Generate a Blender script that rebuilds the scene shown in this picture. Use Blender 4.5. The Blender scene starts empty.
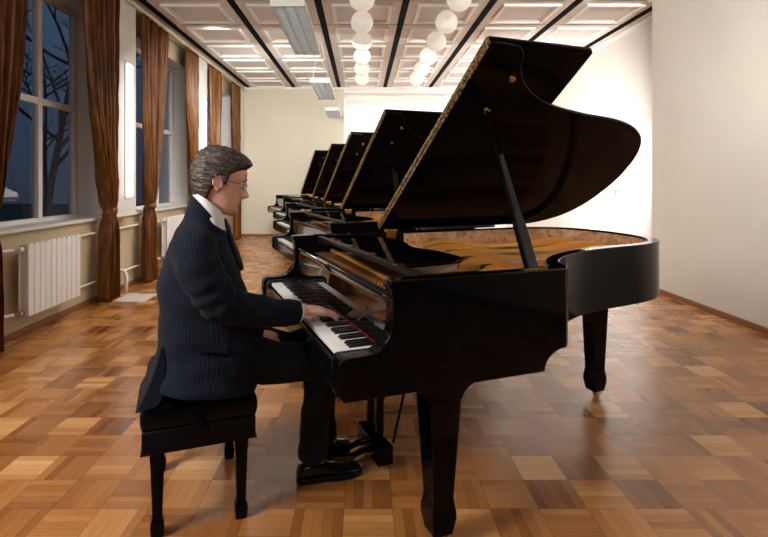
import bpy, bmesh, math, random
from mathutils import Vector, Matrix, noise

# ------------------------------------------------------------------ camera, world, lights, exposure
C = bpy.context.scene.collection
SC = bpy.context.scene
FPX, EYE, HZ, VX = 507.5, 1.373, 180.0, 362.0
cam_d = bpy.data.cameras.new('camera'); cam = bpy.data.objects.new('camera', cam_d); C.objects.link(cam)
cam.location = (0, 0, EYE); cam.rotation_euler = (math.pi/2, 0, 0)
cam_d.sensor_width = 36; cam_d.lens = FPX/768*36
cam_d.shift_x = (384-VX)/768; cam_d.shift_y = -(268.5-HZ)/768
cam_d.clip_start = 0.05; cam_d.clip_end = 200
SC.camera = cam
SC.view_settings.view_transform = 'Standard'; SC.view_settings.look = 'None'
SC.view_settings.gamma = 1; SC.view_settings.use_curve_mapping = False
SC.view_settings.exposure = 0.0
wd = bpy.data.worlds.new('dusk'); SC.world = wd; wd.use_nodes = True
nt = wd.node_tree; bgn = nt.nodes['Background']
tc = nt.nodes.new('ShaderNodeTexCoord'); sp = nt.nodes.new('ShaderNodeSeparateXYZ'); cr = nt.nodes.new('ShaderNodeValToRGB')
nz = nt.nodes.new('ShaderNodeTexNoise'); nz.inputs['Scale'].default_value = 3
mx = nt.nodes.new('ShaderNodeMath'); mx.operation = 'MULTIPLY_ADD'; mx.inputs[1].default_value = .35
nt.links.new(tc.outputs['Generated'], sp.inputs[0]); nt.links.new(tc.outputs['Generated'], nz.inputs['Vector'])
nt.links.new(nz.outputs['Fac'], mx.inputs[0]); nt.links.new(sp.outputs['Z'], mx.inputs[2])
nt.links.new(mx.outputs[0], cr.inputs[0]); nt.links.new(cr.outputs[0], bgn.inputs[0])
cr.color_ramp.elements[0].position = .0; cr.color_ramp.elements[0].color = (.035, .04, .055, 1)
cr.color_ramp.elements[1].position = .75; cr.color_ramp.elements[1].color = (.10, .22, .42, 1)
bgn.inputs[1].default_value = .42

def light(name, kind, loc, target, energy, color=(1, 1, 1), size=1.0, size_y=None, spot=None, blend=.6, spread=math.pi):
    d = bpy.data.lights.new(name, kind); o = bpy.data.objects.new(name, d); C.objects.link(o)
    o.location = loc; d.energy = energy; d.color = color
    o.rotation_euler = (Vector(target)-Vector(loc)).to_track_quat('-Z', 'Y').to_euler()
    if kind == 'AREA':
        d.size = size
        d.spread = spread
        if size_y: d.shape = 'RECTANGLE'; d.size_y = size_y
    if kind == 'SPOT': d.spot_size = spot; d.spot_blend = blend; d.shadow_soft_size = size
    if kind == 'POINT': d.shadow_soft_size = size
    return o
# studio flash left of and behind the camera position, added area fills, flash head behind the first piano
light('key_softbox', 'AREA', (-2.6, .5, 2.5), (-.4, 3.6, .8), 120, (1, .97, .93), 1.0, 1.3)
light('ceiling_bounce', 'AREA', (.2, -.9, 3.3), (3.6, 5.0, 2.2), 28, (1, .96, .91), 1.6, 1.2, spread=math.radians(120))
light('wall_flash', 'AREA', (1.9, 6.7, 1.45), (3.9, 10.6, 1.8), 140, (1, .99, .97), .7, .7, spread=math.radians(120))
light('recess_fill', 'AREA', (1.9, 12.55, 3.3), (1.9, 14.0, 1.2), 60, (1, .99, .97), 4.2, .3)  # fill added to whiten the recess, no lamp known there
light('floor_fill', 'AREA', (-.6, 7.6, 3.5), (-1.0, 9.6, 0), 225, (1, .94, .85), 3.4, 5.0)  # warm area fill added under the ceiling, besides the globes' own glow
light('right_wall_fill', 'AREA', (2.2, -1.6, 2.4), (3.7, 6.2, 2.2), 84, (1, .965, .91), .5, .5, spread=math.radians(46))  # added fill out of view, brightens the near right wall
light('back_wall_fill', 'AREA', (-1.7, 7.6, 3.0), (-1.7, 12.4, 1.5), 48, (1, .96, .90), 1.2, .5, spread=math.radians(110))  # added fill aimed at the left part of the back wall

# ------------------------------------------------------------------ helpers
def mat(name, color=(.5, .5, .5), rough=.5, metal=0, spec=.5, coat=0, coat_rough=.03, emis=None, estr=0, sheen=0, trans=0, ior=1.45):
    m = bpy.data.materials.new(name); m.use_nodes = True
    b = m.node_tree.nodes['Principled BSDF']
    b.inputs['Base Color'].default_value = (*color, 1); b.inputs['Roughness'].default_value = rough
    b.inputs['Metallic'].default_value = metal; b.inputs['Specular IOR Level'].default_value = spec
    b.inputs['Coat Weight'].default_value = coat; b.inputs['Coat Roughness'].default_value = coat_rough
    b.inputs['Sheen Weight'].default_value = sheen; b.inputs['Transmission Weight'].default_value = trans
    b.inputs['IOR'].default_value = ior
    if emis: b.inputs['Emission Color'].default_value = (*emis, 1); b.inputs['Emission Strength'].default_value = estr
    return m
class NT:
    def __init__(s, m): s.t = m.node_tree; s.b = s.t.nodes['Principled BSDF']
    def n(s, typ, **k):
        o = s.t.nodes.new('ShaderNode'+typ)
        for a, v in k.items():
            if hasattr(o, a) and a not in ('Scale',): setattr(o, a, v)
            else: o.inputs[a].default_value = v
        return o
    def l(s, a, b): s.t.links.new(a, b)
    def math(s, op, a, b=None, c=None):
        o = s.t.nodes.new('ShaderNodeMath'); o.operation = op
        for i, x in enumerate((a, b, c)):
            if x is None: continue
            if isinstance(x, (int, float)): o.inputs[i].default_value = x
            else: s.l(x, o.inputs[i])
        return o.outputs[0]
    def ramp(s, fac, stops, interp='LINEAR'):
        r = s.t.nodes.new('ShaderNodeValToRGB'); e = r.color_ramp.elements; r.color_ramp.interpolation = interp
        e[0].position, e[0].color = stops[0][0], (*stops[0][1], 1)
        e[1].position, e[1].color = stops[-1][0], (*stops[-1][1], 1)
        for p, c in stops[1:-1]:
            x = e.new(p); x.color = (*c, 1)
        s.l(fac, r.inputs[0]); return r.outputs[0]
    def mix(s, fac, a, b, blend='MIX'):
        o = s.t.nodes.new('ShaderNodeMix'); o.data_type = 'RGBA'; o.blend_type = blend
        for i, x in ((0, fac), (6, a), (7, b)):
            if isinstance(x, (int, float)): o.inputs[i].default_value = x
            elif isinstance(x, tuple): o.inputs[i].default_value = (*x, 1)
            else: s.l(x, o.inputs[i])
        return o.outputs[2]
    def bump(s, h, strength=.3, dist=.01):
        o = s.t.nodes.new('ShaderNodeBump'); o.inputs['Strength'].default_value = strength; o.inputs['Distance'].default_value = dist
        s.l(h, o.inputs['Height']); s.l(o.outputs[0], s.b.inputs['Normal'])
    def noise(s, scale, detail=3, vec=None, scl=None, rough=.5):
        o = s.t.nodes.new('ShaderNodeTexNoise'); o.inputs['Scale'].default_value = scale; o.inputs['Detail'].default_value = detail
        o.inputs['Roughness'].default_value = rough
        if vec is None:
            vec = s.t.nodes.new('ShaderNodeTexCoord').outputs['Object']
        if scl:
            mp = s.t.nodes.new('ShaderNodeMapping'); mp.inputs['Scale'].default_value = scl; s.l(vec, mp.inputs[0]); vec = mp.outputs[0]
        s.l(vec, o.inputs['Vector']); return o.outputs['Fac']

class MB:
    def __init__(s): s.v = []; s.f = []; s.mi = []; s.uv = []; s.m = 0; s.hasuv = False
    def add(s, vs, fs, uvs=None):
        o = len(s.v); s.v += [tuple(p) for p in vs]
        for i, f in enumerate(fs):
            s.f.append([o+k for k in f]); s.mi.append(s.m)
            s.uv.append(uvs[i] if uvs else None)
        if uvs: s.hasuv = True
        return s
    def box(s, x0, x1, y0, y1, z0, z1, M=None):
        vs = [(x, y, z) for x in (x0, x1) for y in (y0, y1) for z in (z0, z1)]
        if M: vs = [M @ Vector(p) for p in vs]
        return s.add(vs, [(0, 1, 3, 2), (4, 6, 7, 5), (0, 4, 5, 1), (2, 3, 7, 6), (0, 2, 6, 4), (1, 5, 7, 3)])
    def prism(s, poly, lift, a, b):          # poly of 2d points, lift(p, t) -> 3d, extruded from t=a to t=b
        n = len(poly)
        vs = [lift(p, a) for p in poly]+[lift(p, b) for p in poly]
        fs = [list(range(n))[::-1], list(range(n, 2*n))]+[(i, (i+1) % n, n+(i+1) % n, n+i) for i in range(n)]
        return s.add(vs, fs)
    def rings(s, R, closed=True, cap=True, uv=False):
        n = len(R[0]); o = []; fs = []; uvs = []
        for r in R: o += [tuple(p) for p in r]
        L = [0]
        for i in range(len(R)-1): L.append(L[-1]+(Vector(R[i+1][0])-Vector(R[i][0])).length)
        mid = R[len(R)//2]; circ = sum((Vector(mid[k])-Vector(mid[(k+1) % n])).length for k in range(n))
        for i in range(len(R)-1):
            for k in range(n if closed else n-1):
                k2 = (k+1) % n
                fs.append((i*n+k, i*n+k2, (i+1)*n+k2, (i+1)*n+k))
                a, b = k/n*circ, (k+1)/n*circ
                uvs.append([(a, L[i]), (b, L[i]), (b, L[i+1]), (a, L[i+1])])
        if cap:
            fs.append(list(range(n))[::-1]); uvs.append([(0, 0)]*n)
            fs.append(list(range((len(R)-1)*n, len(R)*n))); uvs.append([(0, 0)]*n)
        return s.add(o, fs, uvs if uv else None)
    def tube(s, pts, rad, n=12, cap=True, uv=False, flat=1.0, up=None):
        pts = [Vector(p) for p in pts]
        if isinstance(rad, (int, float)): rad = [rad]*len(pts)
        R = []; prev = None
        for i, p in enumerate(pts):
            t = (pts[min(i+1, len(pts)-1)]-pts[max(i-1, 0)])
            if t.length < 1e-9: t = Vector((0, 0, 1))
            t.normalize()
            if prev is None:
                ref = Vector(up) if up else (Vector((0, 0, 1)) if abs(t.z) < .9 else Vector((1, 0, 0)))
                a = t.cross(ref).normalized()
            else:
                a = prev-t*prev.dot(t); a.normalize()
            prev = a; b = t.cross(a)
            R.append([p+a*math.cos(2*math.pi*k/n)*rad[i]+b*math.sin(2*math.pi*k/n)*rad[i]*flat for k in range(n)])
        return s.rings(R, cap=cap, uv=uv)
    def lathe(s, prof, c=(0, 0, 0), n=24, axis='z', M=None):
        R = []
        for r, z in prof:
            ring = []
            for k in range(n):
                t = 2*math.pi*k/n; p = Vector((r*math.cos(t), r*math.sin(t), z))
                if axis == 'x': p = Vector((p.z, p.x, p.y))
                if axis == 'y': p = Vector((p.x, p.z, p.y))
                if M: p = M @ p
                ring.append(p+Vector(c))
            R.append(ring)
        return s.rings(R)
    def ell(s, c, r, M=None, n=16, m=10):
        c = Vector(c); R = []
        for i in range(m+1):
            ph = math.pi*(i/m); ph = min(max(ph, .02), math.pi-.02)
            ring = []
            for k in range(n):
                t = 2*math.pi*k/n
                p = Vector((r[0]*math.sin(ph)*math.cos(t), r[1]*math.sin(ph)*math.sin(t), -r[2]*math.cos(ph)))
                if M: p = M @ p
                ring.append(c+p)
            R.append(ring)
        return s.rings(R)
    def build(s, name, mats, parent=None, smooth=False, bevel=0, seg=2, angle=40, mods=None):
        me = bpy.data.meshes.new(name); me.from_pydata(s.v, [], s.f)
        if not isinstance(mats, (list, tuple)): mats = [mats]
        for m in mats: me.materials.append(m)
        for p, mi in zip(me.polygons, s.mi): p.material_index = mi
        if s.hasuv:
            l = me.uv_layers.new(name='UVMap'); i = 0
            for f, uv in zip(s.f, s.uv):
                for k in range(len(f)):
                    l.data[i].uv = uv[k] if uv else (0, 0)
                    i += 1
        bm = bmesh.new(); bm.from_mesh(me); bmesh.ops.recalc_face_normals(bm, faces=bm.faces); bm.to_mesh(me); bm.free()
        o = bpy.data.objects.new(name, me); C.objects.link(o)
        if parent: o.parent = parent
        if bevel:
            b = o.modifiers.new('bevel', 'BEVEL'); b.width = bevel; b.segments = seg; b.limit_method = 'ANGLE'; b.angle_limit = math.radians(angle)
            smooth = True
        if smooth:
            me.shade_smooth()
            if smooth != 'all':
                try: me.set_sharp_from_angle(angle=math.radians(angle))
                except Exception: pass
        return o
def tag(o, label=None, cat=None, group=None, kind=None):
    if label: o['label'] = label
    if cat: o['category'] = cat
    if group: o['group'] = group
    if kind: o['kind'] = kind
    return o
def empty(name, loc=(0, 0, 0), rz=0):
    o = bpy.data.objects.new(name, None); C.objects.link(o); o.location = loc; o.rotation_euler = (0, 0, rz); o.empty_display_size = .1
    return o
def kids(o): return [c for c in bpy.data.objects if c.parent == o]
def copy_tree(o, parent=None, skip=()):
    c = o.copy(); C.objects.link(c); c.parent = parent
    for ch in kids(o):
        if ch.name.split('.')[0] in skip: continue
        copy_tree(ch, c, skip)
    return c
def struct(o): o['kind'] = 'structure'; return o
def catmull(P, n):
    P = [tuple(map(float, p)) for p in P]; out = []
    for i in range(len(P)-1):
        p0, p1, p2, p3 = P[max(i-1, 0)], P[i], P[i+1], P[min(i+2, len(P)-1)]
        for k in range(n):
            t = k/n
            out.append(tuple(.5*((2*b)+(-a+c)*t+(2*a-5*b+4*c-d)*t*t+(-a+3*b-3*c+d)*t**3) for a, b, c, d in zip(p0, p1, p2, p3)))
    out.append(P[-1]); return out
def interp(x, T, j):
    if x <= T[0][0]: return T[0][j]
    for a, b in zip(T, T[1:]):
        if x <= b[0]:
            t = (x-a[0])/(b[0]-a[0]); t = t*t*(3-2*t)*.5+t*.5
            return a[j]+(b[j]-a[j])*t
    return T[-1][j]

# ------------------------------------------------------------------ materials
def parquet():
    m = mat('parquet', rough=.3, spec=.5, coat=.3, coat_rough=.2); g = NT(m); T = .2035; N = 5
    co = g.t.nodes.new('ShaderNodeNewGeometry').outputs['Position']; s = g.t.nodes.new('ShaderNodeSeparateXYZ'); g.l(co, s.inputs[0])
    x = g.math('DIVIDE', g.math('ADD', s.outputs[0], 10*T+1.50), T); y = g.math('DIVIDE', g.math('SUBTRACT', s.outputs[1], 2.12-30*T), T)
    ix, iy = g.math('FLOOR', x), g.math('FLOOR', y); fx, fy = g.math('FRACT', x), g.math('FRACT', y)
    par = g.math('FLOORED_MODULO', g.math('ADD', ix, iy), 2)
    def sel(a, b): return g.math('ADD', g.math('MULTIPLY', a, par), g.math('MULTIPLY', b, g.math('SUBTRACT', 1, par)))
    across, along = sel(fx, fy), sel(fy, fx)
    st = g.math('FLOOR', g.math('MULTIPLY', across, N)); fs = g.math('FRACT', g.math('MULTIPLY', across, N))
    def comb(a, b, c):
        o = g.t.nodes.new('ShaderNodeCombineXYZ')
        for i, q in enumerate((a, b, c)):
            if isinstance(q, (int, float)): o.inputs[i].default_value = q
            else: g.l(q, o.inputs[i])
        return o.outputs[0]
    def wn(v):
        o = g.t.nodes.new('ShaderNodeTexWhiteNoise'); o.noise_dimensions = '3D'; g.l(v, o.inputs[0]); return o.outputs[0]
    tile = wn(comb(ix, iy, 3.0)); strip = wn(comb(ix, iy, st))
    grainv = comb(g.math('MULTIPLY', along, 1.2), g.math('MULTIPLY', across, 14), g.math('ADD', g.math('MULTIPLY', strip, 37), g.math('MULTIPLY', tile, 11)))
    gr = g.t.nodes.new('ShaderNodeTexNoise'); gr.inputs['Scale'].default_value = 2.2; gr.inputs['Detail'].default_value = 6; gr.inputs['Roughness'].default_value = .62
    g.l(grainv, gr.inputs['Vector'])
    v = g.math('ADD', g.math('ADD', g.math('MULTIPLY', tile, .44), g.math('MULTIPLY', strip, .26)), g.math('MULTIPLY', gr.outputs['Fac'], .30))
    v = g.math('ADD', v, g.math('MULTIPLY', g.math('SUBTRACT', par, .5), -.17))
    col = g.ramp(v, [(.08, (.14, .046, .011)), (.34, (.30, .108, .026)), (.56, (.45, .185, .050)), (.76, (.60, .28, .095)), (1, (.78, .46, .21))])
    seam = g.math('MINIMUM', g.math('MINIMUM', fx, g.math('SUBTRACT', 1, fx)), g.math('MINIMUM', fy, g.math('SUBTRACT', 1, fy)))
    s2 = g.math('MULTIPLY', g.math('MINIMUM', fs, g.math('SUBTRACT', 1, fs)), .2)
    line = g.math('MINIMUM', g.math('MULTIPLY', seam, 1.0), g.math('ADD', s2, .004))
    lf = g.math('LESS_THAN', line, .009)
    col = g.mix(g.math('MULTIPLY', lf, .55), col, (.07, .03, .012))
    g.l(col, g.b.inputs['Base Color'])
    big = g.noise(1.3, 3, co)
    ro = g.math('ADD', .20, g.math('MULTIPLY', big, .12)); ro = g.math('ADD', ro, g.math('MULTIPLY', strip, .08))
    g.l(ro, g.b.inputs['Roughness'])
    h = g.math('ADD', g.math('MULTIPLY', strip, .35), g.math('ADD', g.math('MULTIPLY', gr.outputs['Fac'], .3), g.math('MULTIPLY', lf, -.5)))
    h = g.math('ADD', h, g.math('MULTIPLY', g.noise(5, 2, co), .8))
    g.bump(h, .22, .004); return m
def wallmat(name, c1, c2, sc=90, bump=.12):
    m = mat(name, c1, .75, spec=.25); g = NT(m)
    n1 = g.noise(1.1, 4); n2 = g.noise(sc, 3, None, (1, 1, .25)); n3 = g.noise(sc, 3, None, (.25, .25, 1.2))
    w = g.math('ADD', g.math('MULTIPLY', n1, .7), g.math('MULTIPLY', n2, .3))
    g.l(g.ramp(w, [(.3, c1), (.7, c2)]), g.b.inputs['Base Color']); g.bump(g.math('ADD', n2, n3), bump, .003); return m
def cloth(name, base, stripe, period=.011, rough=.85, width=.10, axis=0):
    m = mat(name, base, rough, spec=.18, sheen=.04); g = NT(m)
    uv = g.t.nodes.new('ShaderNodeUVMap').outputs[0]; s = g.t.nodes.new('ShaderNodeSeparateXYZ'); g.l(uv, s.inputs[0])
    f = g.math('FRACT', g.math('DIVIDE', s.outputs[axis], period))
    ln = g.math('LESS_THAN', f, width)
    n = g.noise(60, 2)
    g.l(g.mix(g.math('MULTIPLY', ln, .75), base, stripe), g.b.inputs['Base Color'])
    g.bump(g.noise(500, 2), .12, .001); return m
def hairmat():
    m = mat('hair', (.1, .07, .05), .42, spec=.5); g = NT(m)
    n = g.noise(24, 5, None, (.9, 5, 5)); n2 = g.noise(9, 3)
    f = g.math('ADD', g.math('MULTIPLY', n, .7), g.math('MULTIPLY', n2, .3))
    g.l(g.ramp(f, [(.34, (.010, .007, .006)), (.5, (.045, .031, .025)), (.62, (.125, .095, .08)), (.78, (.34, .29, .26))]), g.b.inputs['Base Color'])
    g.bump(n, .8, .008); return m
def curtainmat():
    m = mat('satin', (.12, .05, .02), .38, spec=.34, sheen=.0); g = NT(m)
    n = g.noise(16, 4, None, (1.5, 1.5, .12)); g.l(g.ramp(n, [(.3, (.055, .016, .0025)), (.7, (.22, .078, .013))]), g.b.inputs['Base Color'])  # streaked base colour also carries the orange sheen of the satin
    g.bump(g.noise(9, 3), .25, .03); return m
def burl(name='burl', dark=1):
    m = mat(name, (.5, .3, .15), .3, coat=.6); g = NT(m)
    n = g.noise(26, 6, None, None, .7); g.l(g.ramp(n, [(.33, (.22, .085, .035)), (.48, (.48, .24, .12)), (.62, (.66, .40, .24)), (.75, (.42, .20, .10))]), g.b.inputs['Base Color'])
    return m
BLACK = mat('black_lacquer', (.0020, .0021, .0026), .06, spec=.18)
BLACKS = mat('black_satin', (.005, .005, .005), .4, spec=.25)
LIDB = mat('black_lid_lacquer', (.003, .0026, .0026), .11, spec=.07)
FALLB = mat('black_mirror_lacquer', (.003, .003, .003), .03, spec=1.0, coat=.5)
IVORY = mat('white_key_plastic', (.80, .80, .79), .18)
EBONY = mat('black_key_plastic', (.008, .008, .008), .3)
RED = mat('red_felt', (.22, .010, .016), .95, spec=.1)
BRASS = mat('brass', (.75, .50, .17), .22, metal=1)
HINGE = mat('brass_piano_hinge', (.62, .47, .24), .35, metal=1)
g_ = NT(HINGE); g_.l(g_.ramp(g_.noise(70, 3), [(.4, (.12, .085, .04)), (.62, (.85, .66, .36))]), g_.b.inputs['Base Color'])
DSTEEL = mat('dark_steel', (.25, .22, .22), .4, metal=1)
DBRASS = mat('dark_brass', (.35, .20, .06), .4, metal=1)  # brass, darker for the pedals
STEEL = mat('steel', (.6, .6, .62), .25, metal=1)
GOLD = mat('gold_painted_iron', (.90, .47, .12), .32, metal=.75)
SOUND = mat('spruce', (.33, .16, .06), .4)
STRING = mat('string_wire', (.55, .42, .32), .3, metal=1)
BURL = burl()
LEATH = mat('black_leather', (.0035, .0052, .0095), .36, spec=.17)
NT(LEATH).bump(NT(LEATH).noise(220, 3), .12, .002)
FLOOR = parquet()
WALL_B = wallmat('cream_wallpaper', (.63, .575, .465), (.68, .625, .515))
WALL_L = wallmat('beige_paint', (.56, .455, .31), (.62, .51, .355), 40, .05)
WALL_R = wallmat('woven_wallpaper', (.63, .595, .53), (.70, .665, .60), 55, .35)
WALL_W = wallmat('white_paint', (.80, .79, .76), (.84, .83, .80), 40, .04)
WHITE = mat('white_paint_gloss', (.74, .73, .71), .35)
PVC = mat('window_frame_white', (.78, .76, .77), .3)
PANEL = mat('ceiling_panel', (.68, .63, .60), .6)
MOULD = mat('ceiling_moulding', (.86, .83, .80), .5)
GAP = mat('ceiling_gap', (.03, .026, .022), .9, spec=.1)
STRIPB = mat('black_strip', (.003, .003, .004), .8, spec=.08)
WOODB = mat('brown_baseboard', (.25, .10, .045), .45)
CURT = curtainmat()
CREAMR = mat('cream_rail', (.66, .58, .42), .4)
GLASS = mat('window_glass', (1, 1, 1), .01, trans=1, ior=1.45)
RADW = mat('radiator_enamel', (.88, .88, .89), .25)
LAMPW = mat('lamp_cover_lit', (.9, .9, .9), .4, emis=(1, .98, .95), estr=2.6)
GLOBE = mat('opal_globe_lit', (.85, .82, .76), .25, emis=(1, .90, .76), estr=.30)
TUBEM = mat('lamp_tube', (.8, .85, .85), .3, emis=(.85, .97, 1), estr=.9)  # tube glow added so the louvred lamps come out white
LOUV = mat('louvre', (.74, .79, .80), .4)
SKIN = mat('skin', (.52, .27, .185), .45, spec=.4)
SKIN.node_tree.nodes['Principled BSDF'].inputs['Subsurface Weight'].default_value = .12
SKIN.node_tree.nodes['Principled BSDF'].inputs['Subsurface Radius'].default_value = (.02, .008, .004)
g_ = NT(SKIN); g_.l(g_.ramp(g_.noise(40, 3), [(.35, (.68, .38, .29)), (.65, (.76, .46, .36))]), g_.b.inputs['Base Color'])
HAIR = hairmat()
SUIT = cloth('navy_pinstripe', (.0036, .0062, .0140), (.024, .037, .068), .012)
TROU = cloth('trouser_cloth', (.0035, .004, .006), (.011, .013, .019), .014)
SUITP = mat('navy_cloth', (.0075, .0095, .016), .85, spec=.15)
SHIRT = mat('white_shirt', (.80, .80, .82), .7)
TIE = mat('dark_blue_tie', (.012, .020, .045), .4); 
SHOE = mat('shoe_leather', (.006, .006, .006), .18)
BARK = mat('bark', (.045, .035, .03), .9)

# ------------------------------------------------------------------ room shell
XL, XR, XR2, YB, HC, YS = -3.03, 3.62, 4.03, 12.4, 3.64, 6.33
Y0 = -2.2
struct(MB().box(XL-.3, 4.4, Y0-.2, 15.2, -.12, 0).build('floor', FLOOR))
# ceiling: coffered panels
cb = MB(); cb.m = 0; cb.box(XL-.3, 4.4, Y0-.2, 15.2, HC+.03, HC+.2)
sx = [-2.77, -1.66, -.56, .56, 1.66, 2.74, 3.82]; cols = [-3.06]+sx+[4.10]
ys = [YB-k for k in range(0, 15)]
def frame_ring(b, x0, x1, y0, y1, w, z0, z1):
    b.box(x0, x1, y0, y0+w, z0, z1); b.box(x0, x1, y1-w, y1, z0, z1)
    b.box(x0, x0+w, y0+w, y1-w, z0, z1); b.box(x1-w, x1, y0+w, y1-w, z0, z1)
for a, b in zip(cols, cols[1:]):
    for yy in ys:
        x0, x1 = a+.045, b-.045; y0, y1 = yy-1+.017, yy-.017
        cb.m = 1; cb.box(x0, x1, y0, y1, HC, HC+.05)
        if x1-x0 > .5:
            cb.m = 2; frame_ring(cb, x0+.12, x1-.12, y0+.11, y1-.11, .045, HC-.032, HC+.01)
            cb.m = 1; frame_ring(cb, x0+.165, x1-.165, y0+.155, y1-.155, .03, HC-.012, HC+.01)
struct(cb.build('ceiling', [GAP, PANEL, MOULD]))
for i, x in enumerate(sx):
    t = MB().box(x-.042, x+.042, Y0, YB-.02, HC-.012, HC+.02).build('trim_%d' % (i+1), STRIPB); struct(t)
# cornice where the ceiling meets the walls
t = MB(); t.box(XL, XL+.10, Y0, YB, HC-.05, HC-.005); t.box(XL, XR2, YB-.06, YB, HC-.06, HC-.005); t.box(XR2-.08, XR2, YS, YB, HC-.05, HC-.005); t.box(XR-.06, XR, Y0, YS, HC-.05, HC-.005)
struct(t.build('trim_8', MOULD, bevel=.01))
# left wall with window openings
PER = 2.97; SILL = .92; HEAD = 3.30
opens = [(3.55+PER*k, 5.82+PER*k) for k in range(0, 3)]
w = MB(); w.box(XL-.3, XL, Y0, YB, 0, SILL); w.box(XL-.3, XL, Y0, YB, HEAD, HC+.03)
segs = [Y0]+[q for o_ in opens for q in o_]+[YB]
for a, b in zip(segs[::2], segs[1::2]): w.box(XL-.3, XL, a, b, SILL, HEAD)
struct(w.build('wall_left', WALL_L))
for i, (a, b) in enumerate(opens):
    wi = empty('window_%d' % (i+1), (XL-.28, (a+b)/2, SILL)); struct(wi); L = (b-a)/2; H = HEAD-SILL
    f = MB(); frame_ring_y = []
    def vb(y0, y1, z0, z1, d=.05): f.box(-.02, d, y0, y1, z0, z1)
    vb(-L, L, 0, .07); vb(-L, L, H-.07, H); vb(-L, -L+.07, .07, H-.07); vb(L-.07, L, .07, H-.07)
    m1, m2 = L-.67, -L+.67
    for mm in (m1, m2): vb(mm-.035, mm+.035, .07, H-.07)
    tz = 2.175-SILL
    vb(-L+.07, m2-.035, tz-.035, tz+.035, .045); vb(m2+.035, m1-.035, tz-.035, tz+.035, .045); vb(m1+.035, L-.07, tz-.035, tz+.035, .045)
    f.build('window_frame', PVC, wi, bevel=.008)
    cells = [(-L+.07, m2-.035), (m2+.035, m1-.035), (m1+.035, L-.07)]
    for (c0, c1) in cells:
        for (z0, z1) in ((.07, tz-.035), (tz+.035, H-.07)):
            MB().box(.0, .008, c0, c1, z0, z1).build('pane', GLASS, wi)
    s_ = MB().box(.05, .33, -L-.02, L+.02, -.005, .03).build('window_sill', WHITE, wi, bevel=.008)
    r_ = MB(); r_.box(.05, .278, L-.004, L-.0005, .03, H); r_.box(.05, .278, -L+.0005, -L+.004, .03, H); r_.box(.05, .278, -L, L, H-.004, H-.0005)
    r_.build('window_reveal', WHITE, wi)
# other walls
struct(MB().box(XL-.3, -.44, YB, YB+.3, 0, HC+.03).build('wall_back', WALL_B))
struct(MB().box(-.44, XR2+.3, YB, YB+.3, 3.50, HC+.03).build('trim_9', WALL_W))
t = MB(); t.box(-.5, XR2+.3, 14.2, 14.5, 0, HC+.03); t.box(-.5, -.44, YB+.3, 14.2, 0, HC+.03); t.box(-.5, XR2+.3, YB+.3, 14.2, 3.50, 3.6)
struct(t.build('wall_recess', WALL_W))
struct(MB().box(XR, XR+.7, Y0, YS, 0, HC+.03).build('wall_right', WALL_R))
DY0, DY1, DH = 7.08, 8.96, 2.16
w = MB(); w.box(XR2, XR2+.3, YS, DY0, 0, HC+.03); w.box(XR2, XR2+.3, DY1, 14.3, 0, HC+.03); w.box(XR2, XR2+.3, DY0, DY1, DH, HC+.03)
struct(w.build('wall_right_far', WALL_R))
struct(MB().box(XL-.3, XR+.7, Y0-.2, Y0, 0, HC+.03).build('wall_front', mat('dark_brown_wall', (.05, .035, .028), .8)))  # unseen wall, kept dark so the piano lacquer reflects black
d = struct(empty('door_1', (XR2, (DY0+DY1)/2, 0))); dl = (DY1-DY0)/2
f = MB(); f.box(-.015, .12, -dl-.05, -dl+.01, 0, DH+.05); f.box(-.015, .12, dl-.01, dl+.05, 0, DH+.05); f.box(-.015, .12, -dl, dl, DH-.01, DH+.05)
f.build('door_frame', WHITE, d, bevel=.006)
for sgn in (-1, 1):
    a, b = sorted((sgn*.004, sgn*(dl-.012)))
    lf = MB().box(.02, .06, a, b, .01, DH-.012).build('door_leaf', WHITE, d, bevel=.004)
    h = MB(); h.box(.0, .021, sgn*.05-.015, sgn*.05+.015, 1.08, 1.30); h.tube([(-.0, sgn*.05, 1.2), (-.05, sgn*.05, 1.2), (-.05, sgn*.16, 1.2)], .009, 8)
    h.build('door_handle', STEEL, lf, smooth=True)
    for z in (.25, 1.1, 1.95):
        MB().lathe([(.009, -.05), (.009, .05)], (.016, sgn*(dl-.01), z), 10).build('hinge', STEEL, lf, smooth=True)
for nm, bx in (('baseboard_left', (XL, XL+.02, Y0, YB-.02)), ('baseboard_back', (XL+.02, -.44, YB-.02, YB)), ('baseboard_right', (XR-.02, XR, Y0, YS))):
    struct(MB().box(*bx, 0, .055).build(nm, WOODB, bevel=.005))

# piers with vertical lamp
for k in range(-1, 3):
    y0, y1 = 5.87+PER*k, 6.47+PER*k
    if y1 > YB: y1 = YB-.03
    p = MB().box(XL, XL+.15, y0, y1, .93, HC-.06).build('trim_%d' % (11+k), WHITE, bevel=.006); struct(p)
lampdefs = []
LP = None
for k, lab in ((-1, None), (0, 'long lit vertical wall light nearest the camera, right of the first big window'),
               (1, 'long lit vertical wall light on the farther pier, just above the seated man\'s head')):
    if lab is None: lab = 'long lit vertical wall light on the pier outside the left edge of the view'
    y = 6.23+PER*k
    r = empty('wall_light', (XL+.15, y, 1.98)); tag(r, lab, 'wall light', 'vertical wall lights between the windows')
    MB().box(0, .012, -.075, .075, -.84, .84).build('back_plate', WHITE, r, bevel=.004)
    MB().box(.012, .05, -.055, .055, -.81, .81).build('diffuser', LAMPW, r, bevel=.015)

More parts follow.
